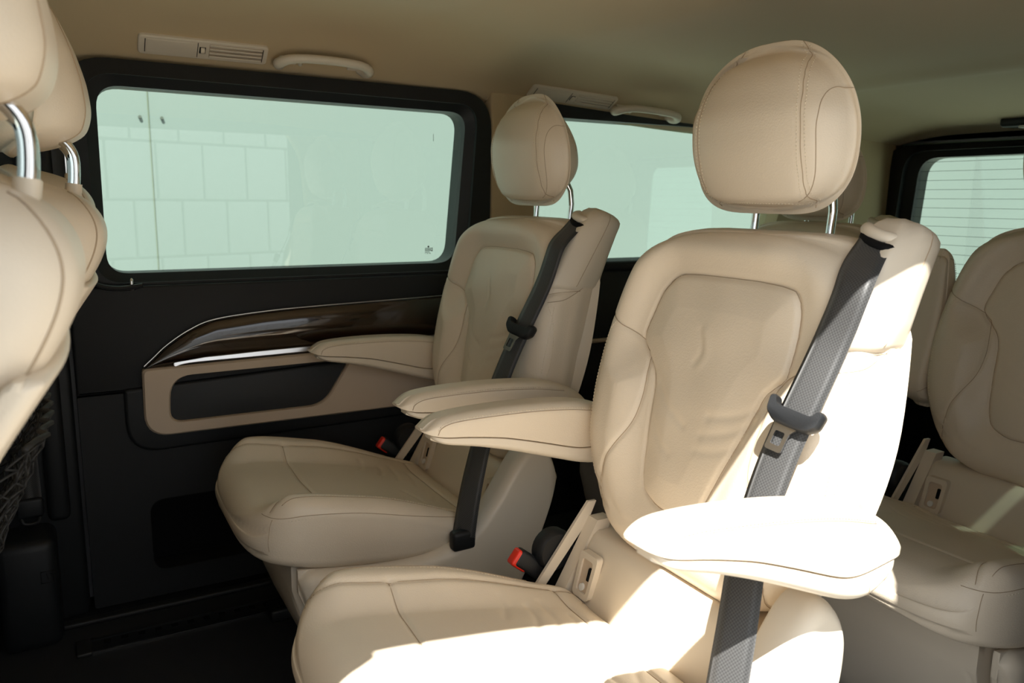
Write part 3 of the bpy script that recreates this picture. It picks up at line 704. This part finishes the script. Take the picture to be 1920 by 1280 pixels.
    def armrest(y0, y1):
        px, pz = .870, .655                                    # pivot
        pt = lambda U, V, H: np.stack([V-px, H, U-pz], -1)
        near = min(y0, y1) if True else 0
        lo_, hi_ = min(y0, y1), max(y0, y1)
        mid = (lo_+hi_)/2; hw = (hi_-lo_)/2
        bow = lambda V: .006*np.sin(np.clip((V-.5)/.43, 0, 1)*math.pi)
        v, f = pillow(.505, .925, lambda x: interp(x, AS)-.001, lambda x: np.maximum(interp(x, AT), interp(x, AS)+.004), lambda U, V: hi_+bow(V), lambda U, V: lo_-bow(V), .018, .018, pt, 40, 90, 0, 9, .03, (.0012, 0))
        pad = mesh('armrest', v, f, 'leather', root); bm_fix(pad); pad.location = (px-XO, 0, pz)
        v, f = pillow(.522, .912, lambda x: interp(x, AB), lambda x: np.maximum(interp(x, AS)-.0018, interp(x, AB)+.004), lambda U, V: hi_-.0006+bow(V), lambda U, V: lo_+.0006-bow(V), .016, .016, pt, 34, 80, 0, 7, .02, (0, .001))
        shell = mesh('armrest_shell', v, f, 'plastic', pad); bm_fix(shell)
        for yy, d in ((lo_, 1), (hi_, -1)):
            up_ = bez([(.528,.703),(.535,.714),(.56,.7205),(.62,.7225),(.70,.7215),(.78,.7155),(.85,.704)], 60)
            q = snap(pad, [(x-px, 0, z-pz) for x, z in up_], (0, d, 0), 2)
            seam('seam_thread', [q], pad, 'seam', .0006)
            stitches('stitching', [p+Vector((0, 0, .0035)) for p in q], pad, .0055, .0032)
        # pivot cap
        cap = [(.872+.017*math.cos(a), .628+.022*math.sin(a)) for a in np.linspace(math.pi, 2*math.pi, 16)]+[(.889,.650),(.855,.641)]
        yy = lo_ if lo_ < 0 else lo_
        q = snap(shell, [(x-px, 0, z-pz) for x, z in bez(cap[:17], 40)], (0, 1, 0), 2)
        seam('pivot_cap_edge', [q], pad, 'seam', .0006)
        return pad
    arm_n = armrest(-.300, -.245); arm_f = armrest(.262, .317)
    # --- hard panel below the backrest, with two recesses
    b = MB(); zz = [.395, .40, .42, .46, .49, .505, .512]; xx = [.748, .748, .754, .768, .780, .790, .80]
    hw = .20; rowsP = []
    for x, z in zip(xx, zz): rowsP.append(rpoly([(x, hw), (x, -hw), (x+.06, -hw-.01), (x+.06, hw+.01)], [.012, .012, .01, .01], 4))
    n = len(rowsP[0]); vv = [(p[0]-XO, p[1], z) for r, z in zip(rowsP, zz) for p in r]; ff = []
    for i in range(len(zz)-1):
        for j in range(n): ff.append((i*n+j, i*n+(j+1) % n, (i+1)*n+(j+1) % n, (i+1)*n+j))
    ff += [tuple(range(n)), tuple((len(zz)-1)*n+j for j in range(n))]
    pn = b.add(vv, ff).build('lower_back_panel', 'plastic', root)
    def tilt(x, y, z): return (x+.30*(z-.42)*.9-XO, y, z)
    for yc in (.165, -.165):
        o_ = rpoly([(yc-.022,.415),(yc+.022,.415),(yc+.024,.488),(yc-.024,.488)], .008, 5); i_ = rpoly([(yc-.014,.424),(yc+.014,.424),(yc+.015,.478),(yc-.015,.478)], .006, 5)
        m = MB().ring(o_, i_, .7445, .757, 'x'); m.v = [tilt(p[0], p[1], p[2]) for p in m.v]
        fr = m.build('recess_frame', 'plastic', pn)
        m = MB().prism(i_, .752, .7535, 'x'); m.v = [tilt(p[0]-.0035, p[1], p[2]) for p in m.v]; m.build('recess_floor', 'trimbeige', pn)
        m = MB().box((.744, yc-.006, .446), (.7485, yc-.0135, .468), .003); m.v = [tilt(*p) for p in m.v]; m.build('recess_slot', 'recess', pn)
        m = MB().tube([(.745, yc+.002, .432), (.752, yc+.002, .432)], .006, 14); m.v = [tilt(*p) for p in m.v]; m.build('anchor_button', 'lens', pn)
    # --- side bracket, recliner knob and buckle on the far side
    poly = [(.695,.425),(.712,.418),(.80,.522),(.815,.555),(.798,.556)]
    MB().prism([(x-XO, z) for x, z in poly], .222, .228).build('side_bracket', 'plastic', root)
    MB().prism([(x-XO, z) for x, z in [(.725,.40),(.79,.40),(.83,.53),(.80,.53)]], .196, .222).build('bracket_cover', 'plastic', root)
    kb = MB(); vv = []; ff = []
    prof = [(0,.232),(.030,.232),(.036,.236),(.038,.245),(.036,.258),(.030,.264),(0,.266)]
    MB().tube([(.742-XO, .230, .470), (.742-XO, .236, .470), (.742-XO, .246, .470), (.742-XO, .258, .470), (.742-XO, .263, .470)], [.032, .037, .038, .037, .030], 28).build('recliner_knob', 'black', root)
    def buckle(y, lean):
        m = MB().box((-.012, -.010, -.03), (.012, .010, .035), .005)
        o = m.build('belt_buckle', 'black', root); o.location = (.708-XO, y, .440); o.rotation_euler = (R_(lean), R_(-52), 0); o.scale = (1.35, 1.3, 1.25)
        k = MB().box((-.0130, -.0088, .012), (.0095, .0088, .0385), .0035).build('release_button', 'red', o)
        tag(k, 'red press button on top of the black buckle')
        return o
    buckle(.255, -6)
    # --- near side shield sweeping up behind the cushion
    ST = [(.335,.405),(.40,.400),(.50,.386),(.58,.386),(.645,.404),(.69,.437),(.73,.488),(.765,.548),(.79,.585),(.815,.598),(.845,.588),(.866,.562),(.875,.52)]
    SB = [(.335,.36),(.36,.29),(.40,.20),(.45,.155),(.60,.150),(.70,.17),(.76,.24),(.80,.31),(.83,.38),(.855,.44),(.875,.505)]
    ps = lambda U, V, H: np.stack([V-XO, -H, U], -1)
    v, f = pillow(.335, .875, lambda x: interp(x, SB), lambda x: np.maximum(interp(x, ST), interp(x, SB)+.01), lambda U, V: .245+.018*sstep(.5, .75, V)+0*U, lambda U, V: .205+0*U, .026, .004, ps, 50, 90, 0, 4, .03)
    sh = mesh('side_shield', v, f, 'plastic', root); bm_fix(sh)
    # --- base under the cushion
    v, f = pillow(.33, .80, lambda x: 0*x-.19, lambda x: 0*x+.205, lambda U, V: interp(V, [(.33,.425),(.40,.402),(.55,.381),(.8,.388)]), lambda U, V: interp(V, [(.33,.33),(.345,.27),(.375,.19),(.40,.125),(.8,.125)]), .02, .02, pflat, 20, 40, 0, 4)
    bs = mesh('seat_base', v, f, 'plastic', root); bm_fix(bs)
    for y in (-.17, .17): MB().box((.36-XO, y-.028, FZ), (.86-XO, y+.028, FZ+.03), .006).build('rail_foot', 'black', root)
    return root, arm_n, arm_f
seat, arm_n, arm_f = make_seat()
GR = 'beige leather passenger seats'
def setup(o, loc, lab, an, af, dn=0.):
    o.location = loc; tag(o, lab, 'seat', GR)
    arms = [c for c in o.children if c.name.startswith('armrest')]
    arms.sort(key=lambda c: min((v.co.y for v in c.data.vertices)))
    arms[0].rotation_euler.y = R_(an); arms[0].location.x += dn; arms[1].rotation_euler.y = R_(af)
    if af > 45: arms[1].scale = (.87, 1, 1)
setup(seat, (XO, 1.576, 0), 'beige leather seat beside the dark wood door trim, in full shade, belt across its shoulder', 0, 0)
s2 = copy_tree(seat); s3 = copy_tree(seat); s4 = copy_tree(seat)
setup(s2, (XO-.022, .856, 0), 'beige leather seat in the foreground lit by bright sun, armrest glaring white', 5.5, 0, -.015)
setup(s3, (XO+.868, .808, 0), 'shaded beige seat at the right edge behind the foreground seat, one armrest folded up', 0, 82)
setup(s4, (XO+.868, 1.505, -.012), 'rear-row seat mostly hidden behind the foreground seat, only headrest and top showing', 0, 0)
for c in s4.children:                                                # its headrest is pushed right down
    if c.name.startswith(('headrest', )) and not c.name.startswith('headrest_rod'): c.location.z -= .022; 
# ------------------------------------------------------------------ front seats, seen from behind
def make_front():
    root = empty('driver_seat')
    RX = [(.45,-.255),(.6,-.19),(.7,-.150),(.8,-.104),(.866,-.070),(.89,-.056),(.935,-.026),(.973,.002),(1.0,.019),(1.03,.026),(1.06,.018),(1.08,-.002),(1.096,-.035)]
    HWd = [(.45,.20),(.55,.225),(.7,.24),(.85,.245),(.95,.238),(1.02,.230),(1.06,.225),(1.08,.222),(1.096,.22)]
    rear = lambda U, V: interp(V, RX)-.020*(np.abs(U)/.24)**3
    fr = lambda U, V: interp(V, RX)-.15+.02*sstep(1.0, 1.09, V)
    pr_ = lambda U, V, H: np.stack([H, U, V], -1)
    v, f = pillow(.45, 1.096, lambda z: -sup(z, .45, 1.096, 9, 7, interp(z, HWd)), lambda z: sup(z, .45, 1.096, 9, 7, interp(z, HWd)), rear, fr, .05, .045, pr_, 80, 120, .006, 6, .035)
    b = mesh('backrest', v, f, 'leather', root); bm_fix(b)
    for sg in (1, -1):
        q = snap(b, [(1, sg*p[0], p[1]) for p in bez([(.150,1.078),(.178,1.062),(.196,1.03),(.208,.98),(.212,.90),(.210,.80)], 60)], (-1, 0, 0), 2)
        seam('seam_thread', [q], b, 'seam', .0011)
    rp = lambda U, V: rear(U, V)+.010
    v, f = pillow(.58, .968, lambda z: -interp(z, HWd)*.985, lambda z: interp(z, HWd)*.985, rp, lambda U, V: rear(U, V)-.012, .012, .004, pr_, 40, 50, 0, 3, .006)
    p = mesh('seat_back_pocket', v, f, 'leather', root); bm_fix(p)
    v, f = pillow(.46, .60, lambda z: 0*z-.23, lambda z: 0*z+.23, lambda U, V: interp(V, RX)-.03, lambda U, V: interp(V, RX)-.60, .05, .05, pr_, 30, 30, .01, 5, .05)
    c = mesh('seat_cushion', v, f, 'leather', root); bm_fix(c); c.location.z = -.06
    MB().box((-.66, -.20, FZ), (-.26, .20, .43), .02).build('seat_base', 'black', root)
    hw_ = [(1.128,.12),(1.17,.130),(1.21,.135),(1.26,.132),(1.31,.12),(1.335,.112)]
    hr = [(1.128,-.03),(1.15,.004),(1.18,.014),(1.22,.010),(1.26,-.001),(1.31,-.022),(1.335,-.045)]
    v, f = pillow(1.128, 1.335, lambda z: -sup(z, 1.128, 1.335, 4.5, 3, interp(z, hw_)), lambda z: sup(z, 1.128, 1.335, 4.5, 3, interp(z, hw_)), lambda U, V: interp(V, hr)-.018*(np.abs(U)/.12)**2, lambda U, V: interp(V, hr)-.11, .045, .045, pr_, 60, 60, .006, 5, .03)
    h = mesh('headrest', v, f, 'leather', root); bm_fix(h)
    for sg in (1, -1):
        q = snap(h, [(1, sg*p_[0], p_[1]) for p_ in bez([(.045,1.325),(.075,1.28),(.088,1.22),(.085,1.17),(.07,1.14)], 40)], (-1, 0, 0), 2)
        seam('seam_thread', [q], h, 'seam', .0010)
    for y in (-.060, .060):
        MB().tube(bez([(-.018, y, 1.07), (-.014, y, 1.10), (-.0145, y, 1.125), (-.024, y, 1.142), (-.042, y, 1.155)], 16), .0068, 14).build('headrest_rod', 'chrome', root)
        MB().tube([(-.018, y, 1.070), (-.0155, y, 1.0885)], .0095, 14).build('rod_sleeve', 'plastic', root)
    return root, b
fs, fb = make_front()
f2 = copy_tree(fs); f3 = copy_tree(fs); f2.name = 'passenger_seat'; f3.name = 'passenger_seat'
fs.location = (0, .77, 0); tag(fs, 'beige leather front seat closest to the camera, cut by the left edge of the picture', 'seat', 'front row seats')
f2.scale.y = f3.scale.y = .82; f2.location = (.042, 1.27, 0); tag(f2, 'middle front seat with a bent chrome headrest rod and a black net on its back', 'seat', 'front row seats')
f3.location = (.048, 1.70, .02); tag(f3, 'outer front seat against the black door pillar, only its headrest edge showing', 'seat', 'front row seats')
# elastic net on the back of the middle seat
nb = MB(); fbt = tree(fb)
def onb(y, z):
    h = fbt.ray_cast(Vector((1, y, z)), Vector((-1, 0, 0))); return None if h[0] is None else h[0]+Vector((.045+.008*math.sin(y*90)*math.cos(z*70), 0, 0))
def gp(i, j): return -.23+.024*i+(.012 if j % 2 else 0)+.003*math.sin(i*7+j*3), .58+.0125*j+.003*math.cos(i*5+j*2)
for j in range(15):
    for i in range(20):
        a = onb(*gp(i, j))
        for ii_ in ((i, i+1) if j % 2 else (i-1, i)):
            if 0 <= ii_ < 20:
                c = onb(*gp(ii_, j+1))
                if a and c: nb.tube([a, c], .0016, 4)
nb.tube([onb(-.225+.45*t, .772) for t in np.linspace(0, 1, 20)], .004, 6)
o = nb.build('net_pocket', 'net', f2, True, None); o['kind'] = 'stuff'

# ------------------------------------------------------------------ front seat belt at the B pillar
sb_ = empty('front_seat_belt', (-.095, 1.940, .42)); tag(sb_, 'black seat belt hanging down the door pillar beside the front seats', 'seat belt')
v = []; f = []; uv = []
for i, z in enumerate(np.linspace(-.02, .62, 20)):
    for (a, b_) in ((-.024, 0), (0, -.002), (.024, 0), (0, .001)): v.append((a-.012*z, b_+.02*z, z)); uv.append(((a+.024)/.048, z))
for i in range(19):
    for j in range(4): f.append((i*4+j, i*4+(j+1) % 4, i*4+4+(j+1) % 4, i*4+4+j))
mesh('belt_strap', v, f, 'belt', sb_, True, None, uv)
MB().box((-.027, -.010, -.045), (.027, .006, .0), .008).build('belt_anchor', 'black', sb_)
MB().tube(bez([(-.018, -.004, -.04), (-.012, -.006, -.056), (.012, -.006, -.056), (.018, -.004, -.04)], 12), .0035, 8).build('anchor_loop', 'rubber', sb_)

# ------------------------------------------------------------------ overhead vents and grab handles on the cove
def frame_at(x, y):
    e = .004; z = zroof(x, y); tx = Vector((1, 0, (zroof(x+.05, y)-zroof(x-.05, y))/.1)).normalized(); ty = Vector((0, 1, (zroof(x, y+e)-zroof(x, y-e))/(2*e))).normalized()
    n = tx.cross(ty); n = -n if n.z > 0 else n; n.normalize(); ty = n.cross(tx)
    ty = -ty if ty.y < 0 else ty
    return Vector((x, y, z)), tx, ty, n
def make_vent(x, y, L, Wd, label, side):
    p, tx, ty, n = frame_at(x, y)
    o = empty('ceiling_vent'); tag(o, label, 'air vent', 'ceiling air vents')
    o.matrix_world = Matrix(((tx.x, ty.x, n.x, p.x), (tx.y, ty.y, n.y, p.y), (tx.z, ty.z, n.z, p.z), (0, 0, 0, 1)))
    if Matrix(((tx.x, ty.x, n.x), (tx.y, ty.y, n.y), (tx.z, ty.z, n.z))).determinant() < 0: o.matrix_world = o.matrix_world @ Matrix.Diagonal((1, -1, 1, 1))
    h, wv = L/2, Wd/2
    ou = rpoly([(-h, -wv), (h, -wv), (h-.008, wv), (-h, wv)], .010, 5)
    # (local y flips sign with handedness; the plate is symmetric)
    MB().prism(rpoly([(-h, -wv), (h, -wv), (h, wv), (-h, wv)], .010, 5), .008, -.02, 'z', .003).build('vent_plate', 'plastic', o)
    MB().box((-h+.016, -wv+.008, .0065), (-.018, wv-.008, .0088), .001).build('blank_lid', 'plastic', o)
    MB().box((-h+.0125, -wv+.008, .0070), (-h+.0140, wv-.008, .0086)).build('lid_gap', 'recess', o)  # dark strips laid on the plate for the shade in the gaps
    MB().box((-.0165, -wv+.006, .0070), (-.0152, wv-.006, .0086)).build('lid_gap', 'recess', o)
    MB().box((-.012, -.009, .0065), (.001, .009, .0082)).build('wheel_slot', 'recess', o)
    MB().tube([(-.0095, 0, .007), (-.0015, 0, .007)], .0078, 16).build('thumb_wheel', 'plastic', o)
    MB().box((.008, -wv+.007, .0068), (h-.012, wv-.007, .0080)).build('vent_cavity', 'trimbeige', o)
    k = 4; pro = None
    for i in range(k):
        yy = -wv+.0105+(Wd-.021)*i/(k-1)
        if pro is None: pro = MB().box((.009, -.0022, .0075), (h-.013, .0022, .0100), .0008).build('louvre', 'plastic', o)
        q = pro if i == 0 else pro.copy()
        if i: COL.objects.link(q)
        q.location.y = yy
    MB().box((h-.0120, -wv+.008, .0070), (h-.0105, wv-.008, .0086)).build('lid_gap', 'recess', o)
    return o
def make_handle(x, y, L, label):
    p, tx, ty, n = frame_at(x, y)
    o = empty('grab_handle'); tag(o, label, 'grab handle', 'grab handles')
    MT = Matrix(((tx.x, ty.x, n.x, p.x), (tx.y, ty.y, n.y, p.y), (tx.z, ty.z, n.z, p.z), (0, 0, 0, 1)))
    if MT.to_3x3().determinant() < 0: MT = Matrix(((tx.x, -ty.x, n.x, p.x), (tx.y, -ty.y, n.y, p.y), (tx.z, -ty.z, n.z, p.z), (0, 0, 0, 1))); sg = -1
    else: sg = 1
    o.matrix_world = MT
    h = L/2; s_ = sg
    pts = bez([(-h+.016, s_*.030, -.004), (-h+.008, s_*.024, .012), (-h+.006, s_*.008, .024), (-h+.022, s_*-.010, .030), (-h+.055, s_*-.019, .032), (0, s_*-.022, .033), (h-.055, s_*-.019, .032), (h-.022, s_*-.010, .030), (h-.006, s_*.008, .024), (h-.008, s_*.024, .012), (h-.016, s_*.030, -.004)], 50)
    rr = [.0135-.0035*math.exp(-((i-24.5)/14)**4) for i in range(50)]
    MB().tube(pts, rr, 14).build('grip', 'plastic', o)
    for sx in (-1, 1): MB().box((sx*(h-.030)-.022, s_*.020-.012, -.006), (sx*(h-.030)+.022, s_*.020+.012, .004), .004).build('foot_plate', 'plastic', o)
    MB().tube(bez([(-h+.052, s_*.0, .022), (-h+.052, s_*.010, .020), (-h+.056, s_*.016, .016)], 8), .0045, 10).build('coat_hook', 'plastic', o)
    MB().box((-.028, s_*-.006-.0008, .0385-.014), (.018, s_*-.006+.0008, .0388-.013)).build('grip_slit', 'recess', o)
    return o
make_vent(.318, 1.944, .270, .052, 'long beige air vent above the big window, nearest the front seats', 1)
make_vent(1.296, 1.938, .285, .052, 'beige ceiling air vent behind the rear headrest, next to the far grab handle', 1)
make_handle(.585, 1.936, .225, 'beige grab handle above the big window beside the first air vent')
make_handle(1.56, 1.934, .235, 'beige grab handle further back above the rear quarter window')
